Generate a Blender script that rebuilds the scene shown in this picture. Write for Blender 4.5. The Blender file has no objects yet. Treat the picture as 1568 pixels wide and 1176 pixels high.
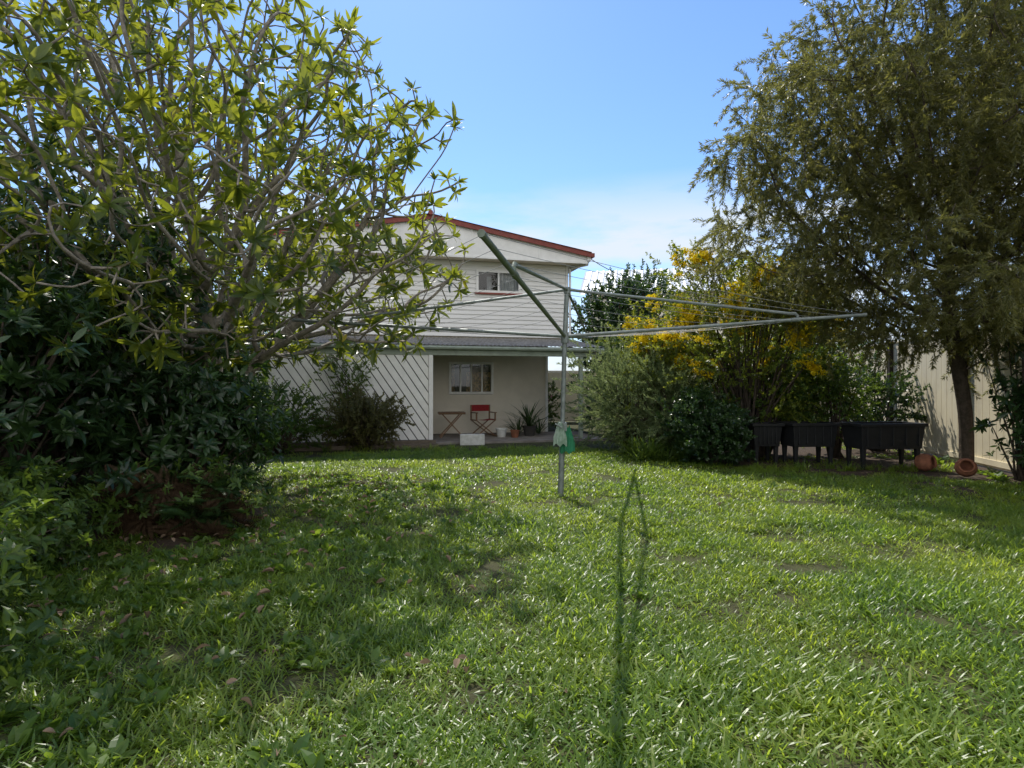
import bpy, math, random, time
import numpy as np
from mathutils import Vector, Matrix, Euler, noise
random.seed(7); np.random.seed(7)
R=random.random
def U(a,b): return a+(b-a)*random.random()
sc=bpy.context.scene
sc.view_settings.view_transform='Standard'; sc.view_settings.look='None'; sc.view_settings.exposure=0
# ------------------------------------------------------------------ materials
def newmat(name):
    m=bpy.data.materials.new(name); m.use_nodes=True
    nt=m.node_tree; nt.nodes.clear()
    return m,nt,nt.nodes,nt.links
def mat(name,col,rough=.7,col2=None,nscale=6,metal=0,bump=0,bscale=40,spec=.3,stretch=(1,1,1),contrast=(.35,.65)):
    m,nt,N,L=newmat(name)
    o=N.new('ShaderNodeOutputMaterial'); b=N.new('ShaderNodeBsdfPrincipled')
    L.new(b.outputs[0],o.inputs[0])
    b.inputs['Roughness'].default_value=rough; b.inputs['Metallic'].default_value=metal
    b.inputs['Specular IOR Level'].default_value=spec
    tc=N.new('ShaderNodeTexCoord'); mp=N.new('ShaderNodeMapping'); mp.inputs['Scale'].default_value=stretch
    L.new(tc.outputs['Object'],mp.inputs[0])
    if col2 is None: col2=tuple(c*.75 for c in col)
    n=N.new('ShaderNodeTexNoise'); n.inputs['Scale'].default_value=nscale; n.inputs['Detail'].default_value=7; n.inputs['Roughness'].default_value=.65
    L.new(mp.outputs[0],n.inputs['Vector'])
    r=N.new('ShaderNodeValToRGB'); r.color_ramp.elements[0].position=contrast[0]; r.color_ramp.elements[1].position=contrast[1]
    r.color_ramp.elements[0].color=(*col2,1); r.color_ramp.elements[1].color=(*col,1)
    L.new(n.outputs['Fac'],r.inputs[0]); L.new(r.outputs[0],b.inputs['Base Color'])
    if bump:
        n2=N.new('ShaderNodeTexNoise'); n2.inputs['Scale'].default_value=bscale; n2.inputs['Detail'].default_value=5
        L.new(mp.outputs[0],n2.inputs['Vector'])
        bp=N.new('ShaderNodeBump'); bp.inputs['Strength'].default_value=bump; bp.inputs['Distance'].default_value=.02
        L.new(n2.outputs['Fac'],bp.inputs['Height']); L.new(bp.outputs[0],b.inputs['Normal'])
    return m
def leafmat(name,a,b_,trans,tf=.4,rough=.45,spec=.4,third=None,patch=None):
    m,nt,N,L=newmat(name)
    o=N.new('ShaderNodeOutputMaterial'); p=N.new('ShaderNodeBsdfPrincipled'); t=N.new('ShaderNodeBsdfTranslucent'); mx=N.new('ShaderNodeMixShader')
    p.inputs['Roughness'].default_value=rough; p.inputs['Specular IOR Level'].default_value=spec
    at=N.new('ShaderNodeAttribute'); at.attribute_name='lv'
    at2=N.new('ShaderNodeAttribute'); at2.attribute_name='rnd'
    oi=N.new('ShaderNodeObjectInfo')
    s0=N.new('ShaderNodeMath'); s0.operation='ADD'; L.new(oi.outputs['Random'],s0.inputs[0]); L.new(at2.outputs['Fac'],s0.inputs[1])
    s1=N.new('ShaderNodeMath'); s1.operation='FRACT'; L.new(s0.outputs[0],s1.inputs[0])
    ad=N.new('ShaderNodeMath'); ad.operation='MULTIPLY_ADD'; ad.inputs[1].default_value=.6
    m2=N.new('ShaderNodeMath'); m2.operation='MULTIPLY'; m2.inputs[1].default_value=.4
    L.new(at.outputs['Fac'],ad.inputs[0]); L.new(s1.outputs[0],m2.inputs[0]); L.new(m2.outputs[0],ad.inputs[2])
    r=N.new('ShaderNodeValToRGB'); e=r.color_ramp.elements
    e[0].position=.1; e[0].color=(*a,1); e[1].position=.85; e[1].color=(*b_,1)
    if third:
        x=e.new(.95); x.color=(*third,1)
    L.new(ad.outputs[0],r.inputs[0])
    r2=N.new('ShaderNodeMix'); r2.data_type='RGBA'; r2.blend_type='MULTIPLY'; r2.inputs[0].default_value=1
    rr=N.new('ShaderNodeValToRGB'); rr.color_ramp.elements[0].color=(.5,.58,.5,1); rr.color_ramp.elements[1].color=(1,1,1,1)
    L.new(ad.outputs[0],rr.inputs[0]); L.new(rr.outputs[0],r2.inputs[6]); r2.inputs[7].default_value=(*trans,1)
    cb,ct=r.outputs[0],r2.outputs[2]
    if patch:
        g=N.new('ShaderNodeNewGeometry'); nz=N.new('ShaderNodeTexNoise'); nz.inputs['Scale'].default_value=patch; nz.inputs['Detail'].default_value=4
        L.new(g.outputs['Position'],nz.inputs['Vector'])
        pr=N.new('ShaderNodeValToRGB'); pr.color_ramp.elements[0].position=.34; pr.color_ramp.elements[1].position=.66
        pr.color_ramp.elements[0].color=(.70,.84,.85,1); pr.color_ramp.elements[1].color=(1.12,1.08,1.1,1); L.new(nz.outputs['Fac'],pr.inputs[0])
        out=[]
        for s in (cb,ct):
            q=N.new('ShaderNodeMix'); q.data_type='RGBA'; q.blend_type='MULTIPLY'; q.inputs[0].default_value=1
            L.new(s,q.inputs[6]); L.new(pr.outputs[0],q.inputs[7]); out.append(q.outputs[2])
        cb,ct=out
    L.new(cb,p.inputs['Base Color']); L.new(ct,t.inputs['Color'])
    mx.inputs[0].default_value=tf
    L.new(p.outputs[0],mx.inputs[1]); L.new(t.outputs[0],mx.inputs[2]); L.new(mx.outputs[0],o.inputs[0])
    return m
# ------------------------------------------------------------------ mesh builder
class MB:
    def __init__(s): s.v=[]; s.f=[]; s.mi=[]; s.lv=[]; s.cur=0; s.val=0.5
    def add(s,vs,fs):
        o=len(s.v); s.v.extend([tuple(x) for x in vs]); s.lv.extend([s.val]*len(vs))
        for f in fs: s.f.append(tuple(i+o for i in f)); s.mi.append(s.cur)
    def box(s,x0,x1,y0,y1,z0,z1):
        s.add([(x0,y0,z0),(x1,y0,z0),(x1,y1,z0),(x0,y1,z0),(x0,y0,z1),(x1,y0,z1),(x1,y1,z1),(x0,y1,z1)],
              [(0,3,2,1),(4,5,6,7),(0,1,5,4),(1,2,6,5),(2,3,7,6),(3,0,4,7)])
    def beam(s,p,q,w,h,up=(0,0,1)):
        p=Vector(p);q=Vector(q);d=(q-p).normalized();u=Vector(up); a=d.cross(u).normalized()*w/2; b=a.cross(d).normalized()*h/2
        s.add([p-a-b,p+a-b,p+a+b,p-a+b,q-a-b,q+a-b,q+a+b,q-a+b],[(0,3,2,1),(4,5,6,7),(0,1,5,4),(1,2,6,5),(2,3,7,6),(3,0,4,7)])
    def tube(s,pts,rs,n=8,cap=True):
        pts=[Vector(p) for p in pts]
        if not hasattr(rs,'__len__'): rs=[rs]*len(pts)
        prev=None; vs=[];fs=[]
        for i,p in enumerate(pts):
            d=(pts[min(i+1,len(pts)-1)]-pts[max(i-1,0)]).normalized()
            if prev is None:
                ref=Vector((0,0,1)) if abs(d.z)<.9 else Vector((1,0,0)); a=d.cross(ref).normalized()
            else: a=(prev-d*prev.dot(d)).normalized()
            prev=a; b=d.cross(a)
            for k in range(n):
                t=2*math.pi*k/n; vs.append(p+(a*math.cos(t)+b*math.sin(t))*rs[i])
        for i in range(len(pts)-1):
            for k in range(n):
                k2=(k+1)%n; fs.append((i*n+k,i*n+k2,(i+1)*n+k2,(i+1)*n+k))
        if cap: fs.append(tuple(reversed(range(n)))); fs.append(tuple((len(pts)-1)*n+k for k in range(n)))
        s.add(vs,fs)
    def lathe(s,c,prof,n=24):
        c=Vector(c); vs=[];fs=[]
        for r,z in prof:
            for k in range(n):
                t=2*math.pi*k/n; vs.append(c+Vector((r*math.cos(t),r*math.sin(t),z)))
        for i in range(len(prof)-1):
            for k in range(n):
                k2=(k+1)%n; fs.append((i*n+k,i*n+k2,(i+1)*n+k2,(i+1)*n+k))
        s.add(vs,fs)
    def leaf(s,p,d,n,L,W,segs=3,curl=.3,fold=.15,wide=3):
        d=d.normalized(); n=(n-d*n.dot(d)); 
        if n.length<1e-4: n=d.orthogonal()
        n.normalize(); sd=d.cross(n); vs=[];fs=[]; s.val=random.random()
        for i in range(segs+1):
            t=i/segs; w=W*.5*(math.sin(math.pi*(.06+.92*t))**.8)
            c=p+d*(L*t)-n*(curl*L*t*t)
            if wide==3: vs+= [c-sd*w+n*fold*w*2, c, c+sd*w+n*fold*w*2]
            else: vs+=[c-sd*w,c+sd*w]
        k=wide
        for i in range(segs):
            for j in range(k-1): fs.append((i*k+j,i*k+j+1,(i+1)*k+j+1,(i+1)*k+j))
        s.add(vs,fs)
    def dleaf(s,p,d,n,L,W):
        d=d.normalized(); sd=d.cross(n)
        if sd.length<1e-4: sd=d.orthogonal()
        sd=sd.normalized()*W*.5; s.val=random.random(); c=p+d*L*.45
        s.add([p,c-sd,p+d*L,c+sd],[(0,1,2,3)])
    def mesh(s,name,mats,smooth=False):
        me=bpy.data.meshes.new(name); me.from_pydata(s.v,[],s.f)
        for m in mats: me.materials.append(m)
        me.polygons.foreach_set('material_index',s.mi)
        if smooth: me.polygons.foreach_set('use_smooth',[True]*len(s.f))
        a=me.attributes.new('lv','FLOAT','POINT'); a.data.foreach_set('value',s.lv)
        me.update(); return me
    def obj(s,name,mats,parent=None,smooth=False,bevel=0):
        if not isinstance(mats,(list,tuple)): mats=[mats]
        o=bpy.data.objects.new(name,s.mesh(name,mats,smooth)); sc.collection.objects.link(o)
        if parent: o.parent=parent
        if bevel:
            b=o.modifiers.new('b','BEVEL'); b.width=bevel; b.segments=2; b.limit_method='ANGLE'
        return o
def empty(name,loc=(0,0,0),rz=0):
    e=bpy.data.objects.new(name,None); e.location=loc; e.rotation_euler=(0,0,rz); sc.collection.objects.link(e); return e
def RV(s=1): 
    return Vector((random.gauss(0,1),random.gauss(0,1),random.gauss(0,1))).normalized()*s
# ------------------------------------------------------------------ instancing
def coll_of(name,meshes):
    c=bpy.data.collections.new(name)
    for i,me in enumerate(meshes):
        o=bpy.data.objects.new('%s_%d'%(name,i),me); c.objects.link(o)
    return c
def scatter(name,pts,axes,scales,coll,nvar,parent=None,spin=True,realize=True):
    me=bpy.data.meshes.new(name); me.from_pydata([tuple(p) for p in pts],[],[])
    rots=[];
    for a in axes:
        q=Vector(a).to_track_quat('Z','Y')
        if spin: q=q@Euler((0,0,U(0,6.283))).to_quaternion()
        rots.extend(q.to_euler())
    a=me.attributes.new('rot','FLOAT_VECTOR','POINT'); a.data.foreach_set('vector',rots)
    a=me.attributes.new('scl','FLOAT','POINT'); a.data.foreach_set('value',list(scales))
    a=me.attributes.new('rnd','FLOAT','POINT'); a.data.foreach_set('value',[R() for _ in pts])
    a=me.attributes.new('idx','INT','POINT'); a.data.foreach_set('value',[random.randrange(nvar) for _ in pts])
    o=bpy.data.objects.new(name,me); sc.collection.objects.link(o)
    if parent: o.parent=parent
    ng=bpy.data.node_groups.new('inst_'+name,'GeometryNodeTree')
    ng.interface.new_socket('Geometry',in_out='INPUT',socket_type='NodeSocketGeometry')
    ng.interface.new_socket('Geometry',in_out='OUTPUT',socket_type='NodeSocketGeometry')
    N=ng.nodes;L=ng.links
    gi=N.new('NodeGroupInput');go=N.new('NodeGroupOutput')
    ip=N.new('GeometryNodeInstanceOnPoints'); ci=N.new('GeometryNodeCollectionInfo')
    ci.inputs['Collection'].default_value=coll; ci.inputs['Separate Children'].default_value=True; ci.inputs['Reset Children'].default_value=True
    ip.inputs['Pick Instance'].default_value=True
    def na(n,t):
        x=N.new('GeometryNodeInputNamedAttribute'); x.data_type=t; x.inputs['Name'].default_value=n
        return [q for q in x.outputs if q.enabled][0]
    e2r=N.new('FunctionNodeEulerToRotation')
    L.new(na('rot','FLOAT_VECTOR'),e2r.inputs[0]); L.new(e2r.outputs[0],ip.inputs['Rotation'])
    L.new(na('scl','FLOAT'),ip.inputs['Scale']); L.new(na('idx','INT'),ip.inputs['Instance Index'])
    L.new(gi.outputs[0],ip.inputs['Points']); L.new(ci.outputs[0],ip.inputs['Instance'])
    if realize:
        rl=N.new('GeometryNodeRealizeInstances'); L.new(ip.outputs[0],rl.inputs[0]); L.new(rl.outputs[0],go.inputs[0])
    else: L.new(ip.outputs[0],go.inputs[0])
    md=o.modifiers.new('gn','NODES'); md.node_group=ng
    return o
# ------------------------------------------------------------------ space colonisation tree
def colonize(attr,init,step,di,dk,trop=(0,0,0),iters=150,jit=.12):
    nodes=[np.array(init[0],float)]; par=[-1]
    for p in init[1:]:
        p=np.array(p,float); q=nodes[-1]; n=max(1,int(np.linalg.norm(p-q)/step))
        for k in range(1,n+1):
            nodes.append(q+(p-q)*k/n); par.append(len(nodes)-2)
    A=np.array(attr); P=np.array(nodes)
    D=np.linalg.norm(A[:,None]-P[None],axis=2); ni=D.argmin(1); nd=D.min(1); alive=nd>dk
    for it in range(iters):
        act=alive&(nd<(50 if it<3 else di*2 if it<25 else di))
        if not act.any():
            if alive.any() and it<iters-1: act=alive&(nd<nd[alive].min()+.5)
            else: break
        acc={}; one={}
        for a in np.where(act)[0]:
            k=ni[a]; v=A[a]-nodes[k]; v=v/(np.linalg.norm(v)+1e-9)
            acc[k]=acc.get(k,0)+v
            if k not in one or nd[a]<nd[one[k]]: one[k]=a
        st=len(nodes); cnt=0
        allp=np.array(nodes)
        for k,v in acc.items():
            l=np.linalg.norm(v)
            if l>1e-6: v=v/l+np.array(trop)+np.random.normal(0,jit,3); v/=np.linalg.norm(v); p=nodes[k]+v*step
            else: p=nodes[k]
            if np.min(np.sum((allp-p)**2,axis=1))<(step*.5)**2:
                v=A[one[k]]-nodes[k]; v/=np.linalg.norm(v)+1e-9; p=nodes[k]+v*step
                if np.min(np.sum((allp-p)**2,axis=1))<(step*.4)**2: 
                    alive[one[k]]=False; continue
            nodes.append(p); par.append(k); cnt+=1
        if cnt==0: continue
        NP=np.array(nodes[st:]); D=np.linalg.norm(A[:,None]-NP[None],axis=2); j=D.argmin(1); m=D.min(1)
        b=m<nd; ni[b]=j[b]+st; nd[b]=m[b]; alive&=nd>dk
    return nodes,par
def treemesh(mb,nodes,par,rtip,pw=2.2,n=6,rmax=.3,taper=.25):
    N=len(nodes); acc=[0.0]*N; ch=[[] for _ in range(N)]
    for i in range(N):
        if par[i]>=0: ch[par[i]].append(i)
    rad=[0]*N
    for i in range(N-1,-1,-1):
        rad[i]=min(rmax,(acc[i]**(1/pw)) if ch[i] else rtip)
        if par[i]>=0: acc[par[i]]+=rad[i]**pw+(rtip*taper)**pw
    V=[Vector(p) for p in nodes]
    for _ in range(2):
        W=[v.copy() for v in V]
        for i in range(1,N):
            if ch[i] and par[i]>=0:
                m=max(ch[i],key=lambda c:rad[c]); W[i]=V[i]*.5+(V[par[i]]+V[m])*.25
        V=W
    def ring(p,d,r):
        ref=Vector((.31,.9,.12)) if abs(d.dot(Vector((.31,.9,.12)).normalized()))<.93 else Vector((1,0,.2))
        a=d.cross(ref).normalized(); b=d.cross(a); o=len(mb.v)
        for k in range(n):
            t=2*math.pi*k/n; mb.v.append(tuple(p+(a*math.cos(t)+b*math.sin(t))*r)); mb.lv.append(.5)
        return o
    own={}
    for i in range(N):
        d=(V[1]-V[0]) if par[i]<0 else (V[i]-V[par[i]])
        if d.length<1e-6: d=Z.copy()
        own[i]=ring(V[i],d.normalized(),rad[i])
    for i in range(N):
        p=par[i]
        if p<0: continue
        main=max(ch[p],key=lambda c:rad[c]); dd=V[i]-V[p]
        if dd.length<1e-6: continue
        a=own[p] if main==i else ring(V[p],dd.normalized(),rad[i]*1.1)
        b=own[i]
        for k in range(n):
            k2=(k+1)%n; mb.f.append((a+k,a+k2,b+k2,b+k)); mb.mi.append(mb.cur)
    return rad,ch,V
# ------------------------------------------------------------------ materials list
bark=mat('frangipani_bark',(.34,.30,.25),.8,(.15,.13,.105),14,bump=.6,bscale=50)
bark_d=mat('dark_bark',(.12,.09,.07),.9,(.05,.04,.03),14,bump=.5)
L_fr=leafmat('frangipani_leaf',(.03,.06,.018),(.11,.155,.025),(.50,.52,.04),.44,.38,.5,third=(.42,.32,.03))
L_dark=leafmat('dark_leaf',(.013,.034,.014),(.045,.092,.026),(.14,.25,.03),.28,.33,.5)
L_mid=leafmat('mid_leaf',(.03,.065,.015),(.10,.16,.03),(.34,.46,.05),.38,.4,.4)
L_cas=leafmat('cassia_leaf',(.05,.08,.015),(.16,.20,.03),(.52,.55,.05),.44,.45,.35)
L_bot=leafmat('bottlebrush_leaf',(.045,.05,.018),(.15,.145,.05),(.46,.43,.10),.4,.42,.45)
L_fea=leafmat('feathery_leaf',(.09,.13,.055),(.23,.28,.13),(.45,.52,.2),.4,.5,.3)
L_brn=leafmat('bronze_leaf',(.08,.06,.03),(.15,.16,.05),(.36,.32,.10),.35,.5,.3)
L_fern=leafmat('dry_fern',(.035,.022,.013),(.085,.055,.033),(.12,.06,.025),.2,.85,.1)
L_yel=leafmat('yellow_flower',(.85,.58,.01),(.92,.75,.03),(.95,.74,.02),.38,.6,.2)
L_pink=leafmat('pink_flower',(.6,.08,.25),(.75,.2,.4),(.7,.2,.35),.35,.6,.2)
L_grass=leafmat('grass_blade',(.065,.12,.014),(.20,.27,.045),(.66,.79,.07),.47,.36,.55,third=(.40,.40,.14),patch=.9)
L_weed=leafmat('weed_leaf',(.035,.085,.013),(.11,.18,.03),(.40,.54,.05),.42,.42,.4)
L_dead=leafmat('dead_leaf',(.10,.065,.04),(.30,.22,.15),(.25,.16,.08),.15,.8,.1)
# ------------------------------------------------------------------ cluster library
Z=Vector((0,0,1))
def lib_rosette(n,L0,L1,wr,spread=(25,85),stem=0,curl=.25,segs=4):
    ms=[]
    for _ in range(5):
        mb=MB()
        for k in range(n+random.randrange(-2,3)):
            az=k*2.4+U(-.3,.3); th=math.radians(U(*spread)); d=Vector((math.cos(az)*math.sin(th),math.sin(az)*math.sin(th),math.cos(th)))
            nn=Vector((-math.cos(az)*math.cos(th),-math.sin(az)*math.cos(th),math.sin(th)))+RV(.35)
            L=U(L0,L1); mb.leaf(Vector((0,0,U(-stem,0)))+d*.01,d,nn,L,L*wr*U(.8,1.15),segs,U(.0,curl*2),.12)
        ms.append(mb)
    return ms
def lib_sprig(n,length,L0,L1,wr,side=60,fine=False):
    ms=[]
    for _ in range(5):
        mb=MB(); bend=RV(.25); 
        for k in range(n):
            t=(k+R())/n; p=Vector((0,0,length*t))+bend*(length*t*t)
            az=U(0,6.28); th=math.radians(U(side*.5,side*1.2)); d=Vector((math.cos(az)*math.sin(th),math.sin(az)*math.sin(th),math.cos(th)))
            nn=Z+RV(.8); L=U(L0,L1)
            if fine: mb.dleaf(p,d,nn,L,L*wr)
            else: mb.leaf(p,d,nn,L,L*wr,3,U(0,.3),.12,2)
        ms.append(mb)
    return ms
def mk(name,mbs,m): return coll_of(name,[b.mesh(name+'_m',[m]) for b in mbs])
c_fr=mk('frangipani_leaves',lib_rosette(10,.13,.24,.33,(20,95)),L_fr)
c_darkros=mk('dark_leaves',lib_rosette(10,.11,.2,.34,(25,100),.12),L_dark)
c_midros=mk('mid_leaves',lib_rosette(10,.07,.13,.4,(25,110),.12,segs=3),L_mid)
c_dark=mk('dark_sprig',lib_sprig(34,.3,.05,.09,.5),L_dark)
c_mid=mk('mid_sprig',lib_sprig(34,.3,.04,.08,.5),L_mid)
c_cas=mk('cassia_sprig',lib_sprig(34,.3,.035,.07,.5),L_cas)
c_bot=mk('bottlebrush_sprig',lib_sprig(85,.38,.05,.09,.2,50,True),L_bot)
c_fea=mk('feathery_sprig',lib_sprig(80,.42,.04,.08,.2,42,True),L_fea)
c_brn=mk('bronze_sprig',lib_sprig(30,.28,.04,.075,.55),L_brn)
def lib_flower(n,rad,s):
    ms=[]
    for _ in range(4):
        mb=MB()
        for k in range(n):
            d=RV(); d.z=abs(d.z)*.9; p=d*rad*U(.4,1); mb.leaf(p,(d+RV(.7)),RV(),s*U(.7,1.2),s*.8,2,.3,.2,2)
        ms.append(mb)
    return ms
c_yel=mk('yellow_blossom',lib_flower(34,.10,.045),L_yel)
c_pink=mk('pink_blossom',lib_flower(16,.05,.03),L_pink)
def lib_fern(nf,L):
    ms=[]
    for _ in range(3):
        mb=MB()
        for k in range(nf):
            az=U(0,6.28); h=Vector((math.cos(az),math.sin(az),0)); side=Vector((-h.y,h.x,0)); LL=L*U(.6,1.1); rise=U(.3,1)
            for i in range(20):
                t=(i+1)/20; p=h*(LL*t*.9)+Z*(LL*rise*t*(1-.85*t)); 
                for sg in (-1,1):
                    mb.dleaf(p,side*sg+h*.35-Z*.25,Z+RV(.2),LL*.22*math.sin(math.pi*(.12+.85*t)),.026)
        ms.append(mb)
    return ms
c_fern=mk('fern_fronds',lib_fern(9,.6),L_dark); c_dfern=mk('dead_fronds',lib_fern(10,.6),L_fern)
def lib_blades(n,rad,L0,L1,W,lean,segs=3,nv=8):
    ms=[]
    for _ in range(nv):
        mb=MB()
        for k in range(n):
            az=U(0,6.28); r=rad*math.sqrt(R()); p=Vector((math.cos(az)*r,math.sin(az)*r,-.004)); az2=U(0,6.28); ln=U(*lean)
            d=Vector((math.cos(az2)*math.sin(ln),math.sin(az2)*math.sin(ln),math.cos(ln)))
            nn=Vector((-math.cos(az2)*math.cos(ln),-math.sin(az2)*math.cos(ln),math.sin(ln)))+RV(.3)
            L=U(L0,L1); mb.leaf(p,d,nn,L,W*U(.7,1.3),segs,U(.1,.7),.1,2)
        ms.append(mb)
    return ms
c_grass=mk('grass_patch',lib_blades(330,.28,.03,.10,.0085,(.3,1.25)),L_grass)
c_grassf=mk('grass_patch_far',lib_blades(190,.30,.035,.09,.012,(.3,1.25),2),L_grass)
c_tall=mk('tall_tuft',lib_blades(26,.06,.09,.18,.009,(.15,.95)),L_grass)
c_strap=mk('strap_leaves',lib_blades(40,.10,.35,.7,.03,(.1,.9),5),L_mid)
c_spiky=mk('spiky_leaves',lib_blades(45,.06,.5,.85,.035,(.1,1.1),4),L_dark)
c_weed=mk('weed_clump',lib_rosette(9,.035,.07,.55,(35,85),.03,segs=3),L_weed)
def lib_dead():
    ms=[]
    for _ in range(5):
        mb=MB(); mb.leaf(Vector((0,0,.02)),Vector((1,0,.1)),Z+RV(.4),U(.05,.10),.035,4,U(-.8,.6),U(.3,.8)); ms.append(mb)
    return ms
c_dead=mk('fallen_leaf',lib_dead(),L_dead)
# ------------------------------------------------------------------ camera, sun, world
cam=bpy.data.cameras.new('camera'); co=bpy.data.objects.new('camera',cam); sc.collection.objects.link(co)
co.location=(0,0,1.5); co.rotation_euler=(math.radians(90),0,0); cam.lens=20.66; cam.sensor_width=36; cam.clip_end=1000; cam.clip_start=.05; sc.camera=co
tosun=Vector((-.46,1.63,2.137)).normalized()
sl=bpy.data.lights.new('sun','SUN'); sl.energy=5; sl.angle=math.radians(.53); sl.color=(1,.95,.86)
so=bpy.data.objects.new('sun',sl); sc.collection.objects.link(so); so.rotation_euler=tosun.to_track_quat('Z','Y').to_euler(); so.location=(0,0,20)
w=bpy.data.worlds.new('World'); sc.world=w; w.use_nodes=True; N=w.node_tree.nodes; L=w.node_tree.links; N.clear()
wo=N.new('ShaderNodeOutputWorld'); bg=N.new('ShaderNodeBackground'); sky=N.new('ShaderNodeTexSky'); sky.sky_type='NISHITA'; sky.sun_disc=False
sky.sun_elevation=math.asin(tosun.z); sky.sun_rotation=math.atan2(tosun.x,tosun.y); sky.air_density=1.0; sky.dust_density=.2; sky.ozone_density=2.0
bg.inputs[1].default_value=.15
tint=N.new('ShaderNodeMix'); tint.data_type='RGBA'; tint.blend_type='MULTIPLY'; tint.inputs[0].default_value=1; tint.inputs[7].default_value=(.90,1.10,1.36,1)
L.new(sky.outputs[0],tint.inputs[6])
tc=N.new('ShaderNodeTexCoord'); mp=N.new('ShaderNodeMapping'); mp.inputs['Scale'].default_value=(2.2,2.2,9); mp.inputs['Location'].default_value=(1.3,0,.4)
L.new(tc.outputs['Generated'],mp.inputs[0])
cn=N.new('ShaderNodeTexNoise'); cn.inputs['Scale'].default_value=1.6; cn.inputs['Detail'].default_value=8; cn.inputs['Roughness'].default_value=.55
L.new(mp.outputs[0],cn.inputs['Vector'])
cr=N.new('ShaderNodeValToRGB'); cr.color_ramp.elements[0].position=.34; cr.color_ramp.elements[1].position=.58
L.new(cn.outputs['Fac'],cr.inputs[0])
sx=N.new('ShaderNodeSeparateXYZ'); L.new(tc.outputs['Generated'],sx.inputs[0])
br=N.new('ShaderNodeValToRGB'); e=br.color_ramp.elements; e[0].position=.25; e[0].color=(1,1,1,1); e[1].position=.335; e[1].color=(0,0,0,1)
L.new(sx.outputs['Z'],br.inputs[0])
mu=N.new('ShaderNodeMath'); mu.operation='MULTIPLY'; L.new(cr.outputs[0],mu.inputs[0]); L.new(br.outputs[0],mu.inputs[1])
mu2=N.new('ShaderNodeMath'); mu2.operation='MULTIPLY'; mu2.inputs[1].default_value=.9; L.new(mu.outputs[0],mu2.inputs[0])
mx=N.new('ShaderNodeMix'); mx.data_type='RGBA'; L.new(mu2.outputs[0],mx.inputs[0]); L.new(tint.outputs[2],mx.inputs[6]); mx.inputs[7].default_value=(5.6,6.0,6.4,1)
cn2=N.new('ShaderNodeTexNoise'); cn2.inputs['Scale'].default_value=2.2; cn2.inputs['Detail'].default_value=8  # added bright clouds, unseen behind the camera, as fill light on the house front
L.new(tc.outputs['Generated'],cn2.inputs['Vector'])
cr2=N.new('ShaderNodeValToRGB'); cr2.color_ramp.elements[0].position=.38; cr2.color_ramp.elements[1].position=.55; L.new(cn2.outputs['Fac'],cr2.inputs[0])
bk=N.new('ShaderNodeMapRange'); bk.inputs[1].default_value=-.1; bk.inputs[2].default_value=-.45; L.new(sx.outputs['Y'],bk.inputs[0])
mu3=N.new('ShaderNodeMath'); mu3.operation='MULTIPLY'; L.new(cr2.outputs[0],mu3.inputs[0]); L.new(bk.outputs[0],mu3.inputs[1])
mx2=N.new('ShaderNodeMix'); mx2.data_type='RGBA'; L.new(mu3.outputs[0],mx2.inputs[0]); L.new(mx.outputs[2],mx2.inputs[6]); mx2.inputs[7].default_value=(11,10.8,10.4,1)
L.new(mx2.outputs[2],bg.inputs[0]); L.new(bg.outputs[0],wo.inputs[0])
# ------------------------------------------------------------------ ground
m_soil=mat('soil_and_thatch',(.07,.08,.022),.95,(.045,.04,.02),3,bump=.8,bscale=60)
mb=MB(); mb.add([(-300,-300,0),(300,-300,0),(300,300,0),(-300,300,0)],[(0,1,2,3)]); mb.obj('ground',m_soil)
m_mulch=mat('mulch',(.11,.075,.05),.95,(.04,.03,.02),25,bump=1,bscale=90)
def sheet(name,poly,z,m):
    mb=MB(); mb.add([(x,y,z) for x,y in poly],[tuple(range(len(poly)))]); return mb.obj(name,m)
sheet('garden_bed',[(-14,2),(-4.4,4.6),(-2.9,5.6),(-2.9,6.8),(-4.2,9),(-5,12.4),(-9,12.2),(-14,12)],.004,m_mulch)
sheet('garden_bed',[(6.6,6.5),(9,6),(10.3,17),(3.2,17),(2.3,13),(3.6,11.5),(4.3,10.3),(5.6,9.5)],.004,m_mulch)
def inlawn(x,y):
    if y>13.1+.242*(x+2): return False
    if y<5.2: lb=-4.6
    elif y<6.8: lb=-2.9+.2*math.sin(y*3)
    else: lb=-2.9-(y-6.8)*.42
    if x<lb: return R()<.10
    if y>6.5:
        rb= 7.9 if y<8.6 else (7.9-(y-8.6)*2.0 if y<10.4 else 4.3-(y-10.4)*.75)
        if x>rb: return R()<.05
    return True
near=[[],[],[]];far=[[],[],[]];tall=[[],[],[]];weed=[[],[],[]]
def put(l,p,a,s): l[0].append(p);l[1].append(a);l[2].append(s)
y=1.3
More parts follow.
